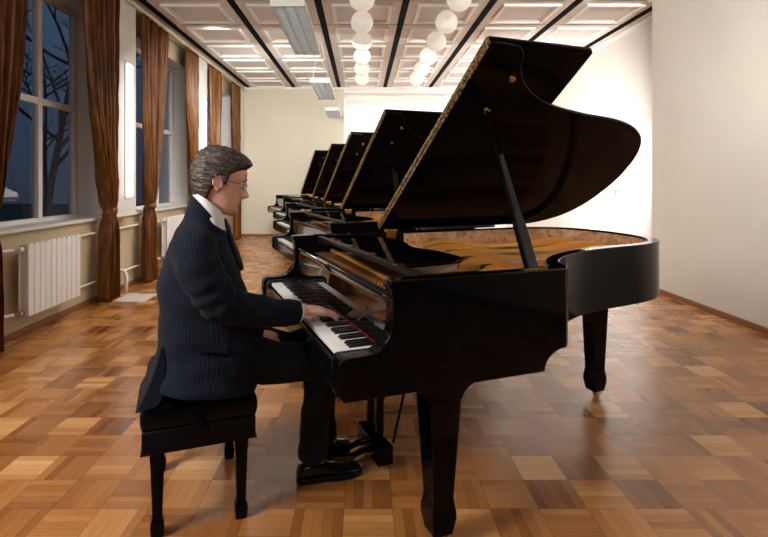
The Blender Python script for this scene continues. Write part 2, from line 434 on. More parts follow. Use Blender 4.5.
# curtain rail
r = empty('curtain_rail', (-2.85, 6.5, 3.57)); tag(r, 'long round cream curtain rail below the ceiling along the window wall', 'curtain rail')
MB().lathe([(.033, -5.5), (.033, 5.85)], n=16, axis='y').build('rod', CREAMR, r, smooth=True)
for y in [3.2+PER*k-6.5 for k in range(0, 4)]:
    b = MB(); b.box(-.178, -.02, y-.012, y+.012, -.012, .012); b.build('bracket', CREAMR, r)

def curtain(ya, yb, ytie, wtie, label, top=3.53, ztie=1.0, seed=1, wbot=.36, folds=7):
    rnd = random.Random(seed); x0 = -2.86
    root = empty('curtain', (x0, (ya+yb)/2, 0)); tag(root, label, 'curtain', 'brown satin curtains tied back by the windows')
    oy = (ya+yb)/2
    mb = MB(); NZ, NF = 60, folds*12; R = []
    phs = [rnd.uniform(-.6, .6) for _ in range(folds+2)]; am = [rnd.uniform(.6, 1.25) for _ in range(folds+2)]
    for i in range(NZ+1):
        z = top-(top-.02)*i/NZ
        if z > ztie:
            t = (top-z)/(top-ztie); e = t**1.8
            a = ya+(ytie-wtie/2-ya)*e; b = yb+(ytie+wtie/2-yb)*e
        else:
            t = min(1, (ztie-z)/.5); t = math.sin(t*math.pi/2); w_ = wtie+(wbot-wtie)*t
            a, b = ytie-w_/2, ytie+w_/2
        dens = (yb-ya)/(b-a); amp = min(.042+.017*(dens-1), .075)
        if abs(z-ztie) < .12: amp *= .6+.4*abs(z-ztie)/.12
        ring = []
        for j in range(NF+1):
            s = j/NF; q = s*folds; qi = int(q) if q < folds else folds-1
            aa = am[qi]+(am[qi+1]-am[qi])*(q-qi); ph = phs[qi]+(phs[qi+1]-phs[qi])*(q-qi)
            x = amp*aa*math.sin(2*math.pi*q+ph+.25*math.sin(z*2.1+seed)+.4*noise.noise((s*3, z*1.2, seed)))
            x += .01*noise.noise((s*9, z*4, seed*3))
            ring.append((x, a+(b-a)*s-oy+.004*math.sin(4*math.pi*q), z))
        R.append(ring)
    mb.rings(R, closed=False, cap=False)
    o = mb.build('curtain_cloth', CURT, root, smooth='all')
    sm = o.modifiers.new('solid', 'SOLIDIFY'); sm.thickness = .004
    tb = MB(); n = 28
    pr = [(-.085, -.5), (.085, -.5)]
    R = []
    for dz, g_r in ((-.035, 0), (-.03, .006), (.03, .006), (.035, 0)):
        R.append([(( .075+g_r)*math.cos(2*math.pi*k/n), ytie-oy+(wtie/2+.02+g_r)*math.sin(2*math.pi*k/n), ztie+dz+.03*math.cos(2*math.pi*k/n)) for k in range(n)])
    tb.rings(R, cap=False).build('tieback', CURT, root, smooth='all')
    return root
curtain(3.55, 4.36, 3.84, .17, 'brown satin curtain cut by the left edge of the picture', seed=3)
curtain(5.20, 6.00, 5.76, .11, 'brown satin tied curtain between the large window and the nearest vertical wall light', seed=5, wbot=.31)
curtain(6.57, 7.52, 6.84, .13, 'brown satin tied curtain just right of the nearest vertical wall light', seed=8, wbot=.32)
curtain(8.22, 8.86, 8.66, .15, 'brown satin curtain directly left of the farther vertical wall light, behind the man\'s head', seed=11)
curtain(9.5, 10.32, 9.82, .17, 'brown satin curtain directly right of the farther vertical wall light above the man\'s hair', seed=14)
curtain(11.15, 11.82, 11.6, .17, 'brown satin curtain farthest away, close to the back corner', seed=17)

# radiators
def radiator(y0, n, lab, x=-2.90):
    r = empty('radiator', (x, y0, 0)); tag(r, lab, 'radiator', None)
    p = .081
    for i in range(n):
        m = MB(); a = i*p+.003; b = (i+1)*p-.003
        prof = [(a, .20), (b, .20), (b, .80), (b-.01, .825), (a+.01, .825), (a, .80)]
        m.prism(prof, lambda q, t: (t, q[0], q[1]), .03, .047)
        m.box(-.045, .035, a+.028, b-.028, .215, .80)
        m.box(-.045, -.03, a, b, .22, .80)
        for z in (.795, .225): m.box(-.04, .03, a+.008, b-.008, z-.022, z+.022)
        m.build('section', RADW, r, bevel=.006)
    for yy in (-.0, n*p):
        for z in (.78, .24):
            s = 1 if yy > 0 else -1
            MB().lathe([(.02, 0), (.02, .05), (.012, .055)] if s > 0 else [(.02, 0), (.02, -.05), (.012, -.055)], (0, yy, z), 12, axis='y').build('valve', STEEL if z < .5 else RADW, r, smooth=True)
    for yy in (.15, n*p-.15):
        MB().box(-.125, -.04, yy-.012, yy+.012, .70, .74).build('bracket', RADW, r)
    return r
radiator(4.34, 10, 'white ten-section radiator under the large window, wholly in view at left')
radiator(7.45, 10, 'white radiator behind the seated man\'s back, under the second window')
def pipe(nm, pts, rad, lab):
    return tag(MB().tube(pts, rad, 10).build(nm, RADW, smooth='all'), lab, 'pipe', None)
pipe('heating_pipe', [(-2.985, Y0+.05, .78), (-2.985, 4.20, .78), (-2.93, 4.27, .78)], .014, 'upper white heating pipe entering the near radiator from the left edge')
pipe('heating_pipe', [(-2.985, Y0+.05, .235), (-2.985, 4.20, .235), (-2.93, 4.27, .235)], .014, 'lower white heating pipe entering the near radiator from the left edge')
pipe('heating_pipe', [(-2.93, 5.22, .78), (-2.985, 5.29, .78), (-2.985, 7.30, .78), (-2.93, 7.36, .78)], .014, 'upper white heating pipe running between the two radiators')
pipe('heating_pipe', [(-2.93, 5.22, .235), (-2.985, 5.29, .235), (-2.985, 7.30, .235), (-2.93, 7.36, .235)], .014, 'lower white heating pipe running between the two radiators')
pipe('heating_pipe', [(-2.93, 8.34, .78), (-2.985, 8.41, .78), (-2.985, 12.3, .78)], .014, 'upper white heating pipe in the far corner beyond the man\'s face')
pipe('floor_pipe', [(-2.86, 6.16, .0), (-2.86, 6.16, .22), (-2.885, 6.15, .27), (-2.96, 6.13, .29)], .022, 'white bent pipe rising from the floor right of the near tied curtain')
t = MB().box(-2.82, -2.45, 5.72, 6.12, .0, .004).build('floor_plate', mat('pale_plate', (.62, .58, .55), .4)); tag(t, 'pale rectangular sheet on the parquet beside the near curtain hem', 'floor plate')

# ceiling globes
def globe(x, y, lab):
    r = empty('globe_lamp', (x, y, HC)); tag(r, lab, 'ceiling lamp', 'white globe ceiling lamps in two rows')
    MB().lathe([(.0, -.012), (.075, -.012), (.075, -.035), (.06, -.045), (0, -.045)], n=24).build('ceiling_cap', WHITE, r, smooth=True)
    MB().ell((0, 0, -.185), (.148, .148, .145), n=32, m=20).build('globe', GLOBE, r, smooth='all')
ordn = ['nearest', 'second nearest', 'third from the camera', 'fourth from the camera', 'second farthest', 'farthest']
for row, (gx, nm) in enumerate(((0.0, 'left row'), (1.115, 'right row'))):
    for i, gy in enumerate((5.82, 6.70, 7.62, 8.56, 9.48, 10.4)):
        globe(gx, gy, 'round white globe ceiling lamp, %s of the six in the %s' % (ordn[i], nm))
# hanging louvre lamps
for y, lab in ((4.40, 'white louvred ceiling lamp hanging on wires, largest and nearest, left of the globes'),
               (7.83, 'white louvred ceiling lamp hanging on wires, middle one of three'),
               (11.0, 'white louvred ceiling lamp hanging on wires, smallest and farthest')):
    r = empty('hanging_lamp', (-.65, y, 2.88)); tag(r, lab, 'hanging lamp', 'louvred lamps hung along the room')
    Lh = 1.72 if y < 10 else 1.3
    b = MB(); b.box(-.15, .15, 0, Lh, .055, .065); b.box(-.15, -.142, 0, Lh, 0, .055); b.box(.142, .15, 0, Lh, 0, .055)
    b.box(-.142, .142, 0, .012, 0, .055); b.box(-.142, .142, Lh-.012, Lh, 0, .055)
    b.build('housing', WHITE, r)
    lv = MB()
    for i in range(int((Lh-.1)/.068)): lv.box(-.142, .142, .05+i*.068, .056+i*.068, .004, .042)
    for x in (-.05, .05): lv.box(x-.004, x+.004, .012, Lh-.012, .002, .045)
    lv.build('louvre', LOUV, r)
    for x in (-.095, 0, .095): MB().lathe([(.012, .03), (.012, Lh-.03)], (x, 0, .048), 10, axis='y').build('tube', TUBEM, r, smooth=True)
    for yy in (.12, Lh-.12):
        for x in (-.13, .13):
            MB().tube([(x, yy, .06), (0, yy, HC-2.88-.02)], .002, 6).build('wire', STEEL, r)

# ------------------------------------------------------------------ outside: dusk garden
tag(MB().box(-40, XL-.32, -20, 40, -.6, -.5).build('ground', mat('dark_lawn', (.02, .025, .012), .9)), None, None, None, 'structure')
def tree(x, y, h, seed, lab):
    rnd = random.Random(seed); mb = MB()
    def br(p, d, L, r, lev):
        pts = [p]; q = Vector(p); dd = Vector(d)
        for i in range(4):
            dd = (dd+Vector((rnd.uniform(-.2, .2), rnd.uniform(-.2, .2), rnd.uniform(-.05, .2)))).normalized(); q = q+dd*L/4; pts.append(q.copy())
        mb.tube(pts, [r*(1-.15*i) for i in range(5)], 6 if lev < 2 else 4)
        if lev < 4:
            for i in range(3 if lev else 9):
                k = rnd.uniform(.25, 1) if lev == 0 else rnd.uniform(.3, 1)
                f_ = k*4; j = min(int(f_), 3); pp = pts[j].lerp(pts[j+1], f_-j) if isinstance(pts[j], Vector) else Vector(pts[j]).lerp(Vector(pts[j+1]), f_-j)
                a = rnd.uniform(0, 6.28); nd = (dd*.5+Vector((math.cos(a), math.sin(a), rnd.uniform(.0, .7)))).normalized()
                br(pp, nd, L*rnd.uniform(.4, .62), r*.5, lev+1)
    br(Vector((0, 0, 0)), Vector((0, 0, 1)), h, .10, 0)
    o = mb.build('bare_tree', BARK); o.location = (x, y, -.5); tag(o, lab, 'tree', 'bare trees outside the windows')
tree(-7.6, 11.6, 5.5, 2, 'bare tree outside, seen through the right panes of the large window')
tree(-12.5, 12.6, 5.0, 4, 'bare tree outside, seen through the panes just right of the leftmost curtain')
tree(-15.5, 25, 7, 9, 'bare tree outside and farther off, behind the others in the window')

# ------------------------------------------------------------------ grand piano
PW = 1.55; TOP = 1.03; PHI = .628; PX, PY, PTH = -.078, 1.651, .354
OUT = [(.93, .0), (.965, .03), (.99, .085), (1.03, .15), (1.10, .22), (1.22, .295), (1.38, .36), (1.60, .405), (1.83, .435), (2.0, .49), (2.13, .585), (2.22, .74),
       (2.265, .93), (2.265, 1.12), (2.22, 1.31), (2.11, 1.45), (1.93, 1.53), (1.7, 1.55)]
outline = catmull(OUT, 5)+[(.93, 1.55)]
def offset(P, d):
    out = []
    for i, p in enumerate(P):
        a = Vector(P[max(i-1, 0)]); b = Vector(P[min(i+1, len(P)-1)]); t = (b-a).normalized(); n = Vector((-t.y, t.x))
        out.append((p[0]+n.x*d, p[1]+n.y*d))
    return out
def ribbon(mb, P, d0, d1, z0, z1):
    A, B = offset(P, d0), offset(P, d1); R = []
    for a, b in zip(A, B): R.append([(a[0], a[1], z0), (a[0], a[1], z1), (b[0], b[1], z1), (b[0], b[1], z0)])
    mb.rings(R)
def lidp(u, w_, n=0): return (u, PW-w_*math.cos(PHI)+n*math.sin(PHI), TOP+.015+w_*math.sin(PHI)+n*math.cos(PHI))
def make_piano():
    root = empty('grand_piano')
    # outer rim and the two arms with their scrolled cheeks
    m = MB(); ribbon(m, outline, 0, .055, .72, TOP)
    cove = [(.93-.10*math.cos(a), .64+.08*math.sin(a)) for a in [math.pi/2*k/9 for k in range(10)]]
    arm = [(.0, .665), (.025, .64)]+cove+[ (.93, TOP), (.192, TOP), (.184, TOP-.006), (.183, TOP-.02), (.190, 1.0),
           (.196, .96), (.197, .90), (.192, .865), (.178, .835), (.158, .81), (.135, .795), (.11, .788), (.035, .786), (.012, .78), (.002, .765)]
    m.prism(arm, lambda q, t: (q[0], t, q[1]), 0, .065)
    m.prism(arm, lambda q, t: (q[0], t, q[1]), PW-.065, PW)
    m.build('case', BLACK, root, bevel=.005, seg=3, angle=35)
    cb_ = [(.015, .64), (.015, .76), (.028, .775), (.192, .775), (.192, .64)]
    for va in (.0652, PW-.119):
        MB().prism(cb_, lambda q, t: (q[0], t, q[1]), va, va+.0538).build('cheek_block', BLACKS, root, bevel=.006)
    MB().box(.04, .825, .065, PW-.065, .643, .70).build('keybed', BLACKS, root)
    m = MB(); m.prism([(.010, .65), (.034, .65), (.034, .742), (.026, .747), (.014, .742)], lambda q, t: (q[0], t, q[1]), .12, PW-.12)
    m.build('key_slip', BLACK, root, bevel=.003)
    # fallboard: nearly upright mirror above the keys
    fb = [(.199, .763), (.203, .80), (.206, .86), (.209, .92), (.210, .945), (.206, .953), (.210, .962), (.245, .962), (.245, .90), (.225, .763)]
    MB().prism(fb, lambda q, t: (q[0], t, q[1]), .066, PW-.066).build('fallboard', FALLB, root, bevel=.002, angle=50)
    MB().box(.1958, .1985, .12, PW-.12, .755, .7735).build('key_felt', RED, root)
    # music desk lying flat
    md = MB(); md.box(.328, .362, .10, PW-.10, 1.008, 1.028); md.build('music_desk_rail', BLACKS, root, bevel=.004)
    dp = catmull([(.37, .30), (.58, .30), (.69, .36), (.69, .60), (.645, .775), (.69, .95), (.69, 1.19), (.58, 1.25), (.37, 1.25)], 4)
    d_ = MB().prism(dp, lambda q, t: (q[0], q[1], t+.02*(q[0]-.37)), 1.012, 1.026).build('music_desk', BLACK, root, bevel=.003)
    for va in (.066, PW-.24): MB().box(.34, .68, va, va+.174, .985, .998).build('desk_shelf', BLACKS, root, bevel=.003)
    for v in (.30, .62, .93, 1.25): MB().box(.335, .375, v-.018, v+.018, 1.027, 1.032).build('desk_hinge', BRASS, root)
    # inner rim veneer, soundboard, iron plate
    m = MB(); ribbon(m, [(.66, 0.0)]+outline+[(.66, 1.55)], .0565, .064, .86, TOP-.012); m.build('inner_rim', BURL, root, smooth=True)
    inner = offset(outline, .062); poly = [(.30, .066)]+inner+[(.30, PW-.066)]
    MB().prism(poly, lambda q, t: (q[0], q[1], t), .845, .86).build('soundboard', SOUND, root)
    m = MB(); m.prism([(.25, .07), (.70, .07), (.78, .20), (.80, .5), (.86, .9), (1.0, 1.2), (1.05, PW-.07), (.25, PW-.07)], lambda q, t: (q[0], q[1], t), .905, .92)
    ribbon(m, outline, .066, .15, .895, .915)
    for (u0, v0, u1, v1) in ((.74, .30, 1.42, .50), (.78, .55, 1.72, .62), (.80, .82, 2.12, .80), (.86, 1.08, 2.16, 1.02), (.98, 1.30, 2.1, 1.28)):
        R = []
        for i in range(13):
            t = i/12; h = .03+.055*math.exp(-((t-.12)/.16)**2)+.03*math.exp(-((t-.85)/.2)**2)
            u, v = u0+(u1-u0)*t, v0+(v1-v0)*t
            R.append([(u, v-.020, .90), (u, v-.014, .915+h), (u, v+.014, .915+h), (u, v+.020, .90)])
        m.rings(R)
    R = []
    for i in range(25):
        t = i/24; u, v = .36+.05*t, .10+1.35*t
        R.append([(u, v, .918), (u, v, .945), (u+.02, v, .945), (u+.02, v, .918)])
    m.rings(R); m.build('iron_plate', GOLD, root, bevel=.004)
    br = MB(); P = catmull([(.95, .25), (1.2, .5), (1.5, .68), (1.8, .86), (1.95, 1.05)], 8)
    ribbon(br, P, -.015, .015, .86, .90); br.build('bridge', SOUND, root)
    # red felt between the strings and tuning pins
    MB().box(.262, .285, .075, PW-.075, .921, .935).build('string_felt', RED, root)
    st = MB(); N = 110
    for i in range(N):
        t = i/(N-1); v0 = .12+1.28*t; L = .55+1.2*t**.8; u1 = .40+L; v1 = v0+(.10*(1-t)) if t < .78 else v0-.45*(t-.5)
        u1 = min(u1, 2.08); v1 = min(max(v1, .1), 1.42)
        # keep inside the curved side
        lim = 0
        for p, q in zip(OUT, OUT[1:]):
            if p[0] <= u1 <= q[0]: lim = p[1]
        if v1 < lim+.14: v1 = lim+.14
        st.tube([(.33, v0, .935), (u1, v1, .925)], .0012, 4, cap=False)
    o = st.build('strings', STRING, root); o['kind'] = 'stuff'
    tp = MB()
    for i in range(110):
        for r_ in range(2): tp.lathe([(.0016, .92), (.0016, .932)], (.305+.02*r_+.004*(i % 3), .10+i*.0122, 0), 5)
    o = tp.build('tuning_pins', DSTEEL, root); o['kind'] = 'stuff'
    dm = MB()
    for i in range(60): dm.box(.83+.004*i, .87+.004*i+.02, .22+i*.019, .22+i*.019+.010, .93, .962)
    o = dm.build('dampers', BLACKS, root); o['kind'] = 'stuff'
    # lid, open on its prop, front flap folded back over it
    lo = offset(outline, -.015)
    lw = [(.784, PW+.012-lo[0][1]-.0)]+[(p[0], PW+.0-p[1]) for p in lo]
    lw = [(.784, PW+.015)]+[(p[0], PW-p[1]) for p in lo]+[(.784, -.015)]
    lw = [(u+max(0, u-1.25)*.07, w_ if w_ > -.001 else -.001) for u, w_ in lw]
    lid = MB().prism(lw, lambda q, t: lidp(q[0], q[1], t), 0, .022).build('lid', LIDB, root, bevel=.005)
    fl = [(.786, 0), (1.35, 0), (1.372, .02), (1.372, PW), (1.352, PW+.018), (.786, PW+.018)]
    MB().prism(fl, lambda q, t: lidp(q[0], q[1], t), .025, .047).build('lid_flap', LIDB, lid, bevel=.005)
    h = MB(); h.prism([(.7775, .0), (.7835, 0), (.7835, PW+.012), (.7775, PW+.012)], lambda q, t: lidp(q[0], q[1], t), .001, .046)
    for i in range(76): h.tube([lidp(.776, .006+i*.0205, .0235), lidp(.776, .022+i*.0205, .0235)], .0052, 8)
    h.build('lid_edge_hinge', HINGE, lid, smooth=True)
    for (u, w_) in ((.98, 1.16), (1.0, 1.38)):
        c = MB(); c.lathe([(.002, .0), (.018, .0), (.016, -.012), (.006, -.014)], n=14, M=Matrix.Identity(4)); 
        A = Vector(lidp(0, 0, 0)); e2 = Vector(lidp(0, 1, 0))-A; e3 = Vector(lidp(0, 0, 1))-A
        c.v = [tuple(Vector(lidp(u, w_, 0))+Vector((p[0], 0, 0))+e2*p[1]+e3*p[2]) for p in c.v]
        c.build('prop_cup', BRASS, lid, smooth=True)
    # prop stick
    a, b = Vector((.805, .035, 1.0)), Vector(lidp(.98, 1.16, -.012)); m = MB()
    d = (b-a).normalized(); s1 = d.cross(Vector((0, 1, 0))).normalized(); s2 = d.cross(s1); R = []
    for t, wa, wb in ((0, .022, .012), (.03, .028, .013), (.25, .028, .013), (.33, .021, .012), (.9, .013, .010), (1, .008, .008)):
        p = a.lerp(b, t); R.append([p+s1*wa+s2*wb, p-s1*wa+s2*wb, p-s1*wa-s2*wb, p+s1*wa-s2*wb])
    m.rings(R); pr = m.build('lid_prop', BLACK, root, bevel=.004)
    MB().box(.75, .86, .02, .052, TOP-.03, TOP+.004).build('prop_bracket', BRASS, pr)
    for u in (.834, 1.84):
        h = MB(); h.box(u-.035, u+.035, PW-.075, PW-.06, TOP-.06, TOP+.012); h.tube([(u-.04, PW-.066, TOP+.014), (u+.04, PW-.066, TOP+.014)], .011, 10)
        h.build('lid_hinge', BRASS, root, smooth=True)
    # legs with casters
    def leg(u, v, top, s0=.062, s1=.043):
        R = []
        for z, s in ((top, s0), (top-.03, s0), (.185, s1), (.165, s1+.002), (.135, s1+.007), (.11, s1+.008), (.052, s1-.002), (.045, s1-.003)):
            R.append([(u-s, v-s, z), (u+s, v-s, z), (u+s, v+s, z), (u-s, v+s, z)])
        l = MB().rings(R).build('leg', BLACK, root, bevel=.004)
        c = MB(); c.lathe([(.006, -.011), (.023, -.011), (.025, 0), (.023, .011), (.006, .011)], (u+.012, v, .025), 18, axis='y')
        c.lathe([(.012, .03), (.020, .05), (.022, .056)], (u, v, 0), 14); c.box(u-.005, u+.02, v-.018, v-.013, .02, .052); c.box(u-.005, u+.02, v+.013, v+.018, .02, .052)
        c.build('caster', BRASS, l, smooth=True)
    for v in (.13, PW-.13):
        leg(.44, v, .56)
        br = MB()
        prof = [(.24, .64), (.245, .630)]+[(.245+.125*math.sin(a), .555+.075*math.cos(a)) for a in [math.pi/2*k/8 for k in range(1, 9)]]+[(.508, .555)]+[(.66-.15*math.cos(a), .555+.073*math.sin(a)) for a in [math.pi/2*k/8 for k in range(1, 9)]]+[(.662, .64)]
        br.prism(prof, lambda q, t: (q[0], t, q[1]), v-.062, v+.062); br.build('leg_bracket', BLACK, root, bevel=.004)
    leg(2.0, .93, .72, .060, .042)
    MB().box(1.90, 2.10, .83, 1.03, .70, .74).build('leg_bracket', BLACK, root, bevel=.006)
    bm_ = MB(); bm_.box(.90, 2.12, .90, .98, .74, .80); bm_.box(.93, 1.0, .2, 1.48, .74, .84); bm_.tube([(1.0, .5, .77), (1.95, .95, .77)], .035, 6); bm_.tube([(1.0, 1.4, .77), (1.95, .95, .77)], .035, 6)
    bm_.build('under_beam', BLACKS, root)
    # pedal lyre
    ly = MB(); ly.box(.40, .50, .69, .86, .60, .645)
    for v in (.715, .835): ly.box(.42, .455, v-.018, v+.018, .11, .61)
    ly.box(.395, .475, .63, .92, .025, .112); lyre = ly.build('pedal_lyre', BLACK, root, bevel=.005)
    for v in (.70, .775, .85):
        P = MB(); R = []
        for t, w_, z in ((0, .008, .055), (.03, .009, .057), (.05, .012, .053), (.075, .014, .045), (.09, .010, .040), (.095, .005, .038)):
            u = .40-t; R.append([(u, v-w_, z-.004), (u, v+w_, z-.004), (u, v+w_*.8, z+.004), (u, v-w_*.8, z+.004)])
        P.rings(R).build('pedal', DBRASS, lyre, smooth=True)
    for v in (.68, .87): MB().tube([(.495, v, .10), (.62, v+(v-.775)*.2, .642)], .007, 8).build('brace_rod', BLACKS, lyre, smooth=True)
    return root
piano = make_piano(); 
# first piano keys one by one
KW = 1.308/52; V0 = .121
letters = 'CBAGFED'; whites = []; blacks = []
for i in range(52):
    whites.append(V0+i*KW)
    if i < 51:
        a, b = letters[i % 7], letters[(i+1) % 7]
        if a+b in ('BA', 'AG', 'GF', 'ED', 'DC'): blacks.append(V0+(i+1)*KW)
def key_w(mb, v): mb.box(.042, .195, v+.0006, v+KW-.0006, .745, .7635)
def key_b(mb, v):
    mb.add([(.094, v-.0062, .7636), (.094, v+.0062, .7636), (.195, v+.0062, .7636), (.195, v-.0062, .7636), (.101, v-.0048, .7745), (.101, v+.0048, .7745), (.195, v+.0048, .7755), (.195, v-.0048, .7755)],
           [(0, 3, 2, 1), (4, 5, 6, 7), (0, 1, 5, 4), (1, 2, 6, 5), (2, 3, 7, 6), (3, 0, 4, 7)])
# far pianos: keyboards as whole rows
far = []
PS = [(-.423, 3.935), (-.777, 6.024), (-1.16, 8.20), (-1.62, 10.12)]
labs = ['black open grand piano second in the line, directly behind the one being played', 'black open grand piano third in the line, the middle one of the five',
        'black open grand piano fourth in the line, next to last', 'black open grand piano at the far end of the line, smallest in view']
mw = MB(); [key_w(mw, v) for v in whites]; mk = MB(); [key_b(mk, v) for v in blacks]
first = None
for (x, y), lb in zip(PS, labs):
    c = copy_tree(piano); c.location = (x, y, 0); c.rotation_euler = (0, 0, PTH)
    tag(c, lb, 'piano', 'grand pianos standing in a row')
    if first is None:
        kw = mw.build('white_key_row', IVORY, c); kb = mk.build('black_key_row', EBONY, c); first = (kw, kb)
    else:
        for k in first: q = k.copy(); C.objects.link(q); q.parent = c
piano.location = (PX, PY, 0); piano.rotation_euler = (0, 0, PTH)
tag(piano, 'black open grand piano nearest the camera, played by the man in the suit', 'piano', 'grand pianos standing in a row')
for v in whites: m = MB(); key_w(m, v); m.build('white_key', IVORY, piano, bevel=.0012, seg=1)
for v in blacks: m = MB(); key_b(m, v); m.build('black_key', EBONY, piano, bevel=.0012, seg=1)

# ------------------------------------------------------------------ bench
CT, ST = math.cos(PTH), math.sin(PTH)
def uvw(u, v, z=0): return Vector((PX+u*CT-v*ST, PY+u*ST+v*CT, z))
bench = empty('piano_bench', uvw(-.403, .775), PTH); tag(bench, 'black leather adjustable piano bench with four legs under the seated man', 'bench')
hu, hv = .213, .275
def cushion():
    m = MB(); N = 28; R = []
    def top(a, b):
        e = (1-abs(a)**8)*(1-abs(b)**8); t = max(e, 0)**.4
        crease = .016*math.exp(-((a)/.05)**2)+.012*math.exp(-((b-.33)/.04)**2)+.012*math.exp(-((b+.33)/.04)**2)
        return .505+.055*t-crease*t
    vs = []; fs = []
    for i in range(N+1):
        for j in range(N+1):
            a = -1+2*i/N; b = -1+2*j/N; a2 = math.copysign(abs(a)**.8, a); b2 = math.copysign(abs(b)**.8, b)
            vs.append((a2*hu, b2*hv, top(a2, b2)))
    for i in range(N):
        for j in range(N): fs.append((i*(N+1)+j, (i+1)*(N+1)+j, (i+1)*(N+1)+j+1, i*(N+1)+j+1))
    m.add(vs, fs)
    per = [(i, 0) for i in range(N)]+[(N, j) for j in range(N)]+[(N-i, N) for i in range(N)]+[(0, N-j) for j in range(N)]
    Rr = []
    for z, sc in ((.42, .97), (.424, .985), (.435, 1.005), (.455, 1.022), (.475, 1.026), (.493, 1.018), (.505, 1.0)):
        Rr.append([(vs[i*(N+1)+j][0]*sc, vs[i*(N+1)+j][1]*sc, z) for i, j in per])
    m.rings(Rr, cap=False); return m
cushion().build('seat_cushion', LEATH, bench, smooth='all')
MB().box(-hu, hu, -hv, hv, .335, .42).build('bench_frame', LEATH, bench, bevel=.006)
m = MB(); m.box(-hu-.004, hu+.004, -hv-.004, hv+.004, .333, .339); m.build('frame_piping', BLACKS, bench)
for a in (-1, 1):
    for b in (-1, 1):
        R = []; u, v = a*(hu-.055), b*(hv-.04)
        for z, s in ((.345, .027), (.30, .027), (.28, .025), (.10, .019), (.075, .019), (.06, .024), (.045, .026), (.015, .024), (0, .021)):
            R.append([(u-s, v-s, z), (u+s, v-s, z), (u+s, v+s, z), (u-s, v+s, z)])
        MB().rings(R).build('leg', BLACK, bench, bevel=.004)
for s in (-1, 1):
    k = MB(); k.lathe([(.008, 0), (.008, .02), (.026, .022), (.030, .03), (.030, .045), (.025, .052), (.005, .055)], n=20, axis='y')
    k.v = [(p[0], s*(hv-.002+p[1]), p[2]+.425) for p in k.v]; k.build('adjusting_knob', BLACK, bench, smooth=True)

# ------------------------------------------------------------------ man
def at(px, py, v):      # point of the scene at depth coordinate v that shows at px, py
    r = (px-VX)/FPX; a0 = PX-v*ST; b0 = PY+v*CT
    u = (r*b0-a0)/(CT-r*ST); Y = b0+u*ST
    return Vector((a0+u*CT, Y, EYE-(py-HZ)*Y/FPX))
U = Vector((CT, ST, 0)); V = Vector((-ST, CT, 0)); Z = Vector((0, 0, 1))
man = empty('person', uvw(-.33, .62)); tag(man, 'man in dark pinstriped suit seated at the nearest piano, right hand on its keys', 'person')
Mi = Matrix.Translation(man.location).inverted()
def loc(mb): mb.v = [tuple(Mi @ Vector(p)) for p in mb.v]; return mb
def bfring(bx, by, fx, fy, vc, hw, n=40, e=2.3, vb=None):
    b = at(bx, by, vc if vb is None else vb); f = at(fx, fy, vc); c = (b+f)/2; a = (f-b)/2; R = []
    for k in range(n):
        t = 2*math.pi*k/n; ct, st = math.cos(t), math.sin(t)
        R.append(c+a*math.copysign(abs(ct)**(2/e), ct)+V*hw*math.copysign(abs(st)**(2/e), st))
    return R
# head in its own frame: x forward, y left, z up from chin
HS = 1.0
HP = [  # z, front, back, half width
 (-.004, .070, .035, .012), (.002, .082, .015, .026), (.012, .090, -.005, .038), (.025, .0915, -.030, .048), (.038, .088, -.050, .054), (.052, .090, -.066, .058), (.066, .0915, -.076, .061), (.08, .092, -.083, .064),
 (.10, .0915, -.091, .068), (.12, .090, -.097, .071), (.135, .094, -.100, .073), (.15, .0975, -.101, .0745), (.17, .096, -.100, .076), (.19, .088, -.096, .073), (.205, .076, -.088, .066),
 (.218, .060, -.076, .055), (.228, .040, -.058, .040), (.234, .018, -.035, .022), (.236, .0, -.015, .006)]
def gz(z, c, s): return math.exp(-((z-c)/s)**2)
def headpt(z, t, off=0):
    F, B, w_ = interp(z, HP, 1), interp(z, HP, 2), interp(z, HP, 3)
    cx, rx = (F+B)/2, (F-B)/2; ct, st = math.cos(t), math.sin(t); e = 2.25
    x = cx+rx*math.copysign(abs(ct)**(2/e), ct); y = w_*math.copysign(abs(st)**(2/e), st)
    if ct > 0:
        noseh = interp(z, [(.066, 0), (.072, .010), (.080, .023), (.086, .026), (.095, .021), (.11, .0135), (.125, .007), (.138, .002), (.15, 0)], 1)
        nw = interp(z, [(.066, .016), (.085, .0145), (.12, .007), (.15, .008)], 1)
        x += 1.22*noseh*math.exp(-(y/nw)**2)
        x += (.0045*gz(z, .0595, .0045)+.004*gz(z, .0485, .0045)-.003*gz(z, .054, .002))*math.exp(-(y/.022)**2)
        x += .004*gz(z, .012, .012)*math.exp(-(y/.02)**2)
        x -= .010*gz(z, .122, .012)*math.exp(-((abs(y)-.031)/.014)**2)
        x += .003*gz(z, .141, .007)*math.exp(-((abs(y)-.028)/.022)**2)
    n = Vector((x-cx, y, 0))
    if off: 
        n2 = Vector((x-cx, y*1.4, (z-.13)*.9)).normalized(); return Vector((x, y, z))+n2*off
    return Vector((x, y, z))
PITCH = math.radians(13)
ear_l = Vector((-.008, -.074, .118))
hd = Matrix.Rotation(PTH-math.radians(4), 4, 'Z') @ Matrix.Rotation(PITCH, 4, 'Y') @ Matrix.Scale(HS, 4)
earw = at(218.3, 181.5, .49-.074*HS)
HM = Matrix.Translation(earw-(hd @ ear_l)) @ hd
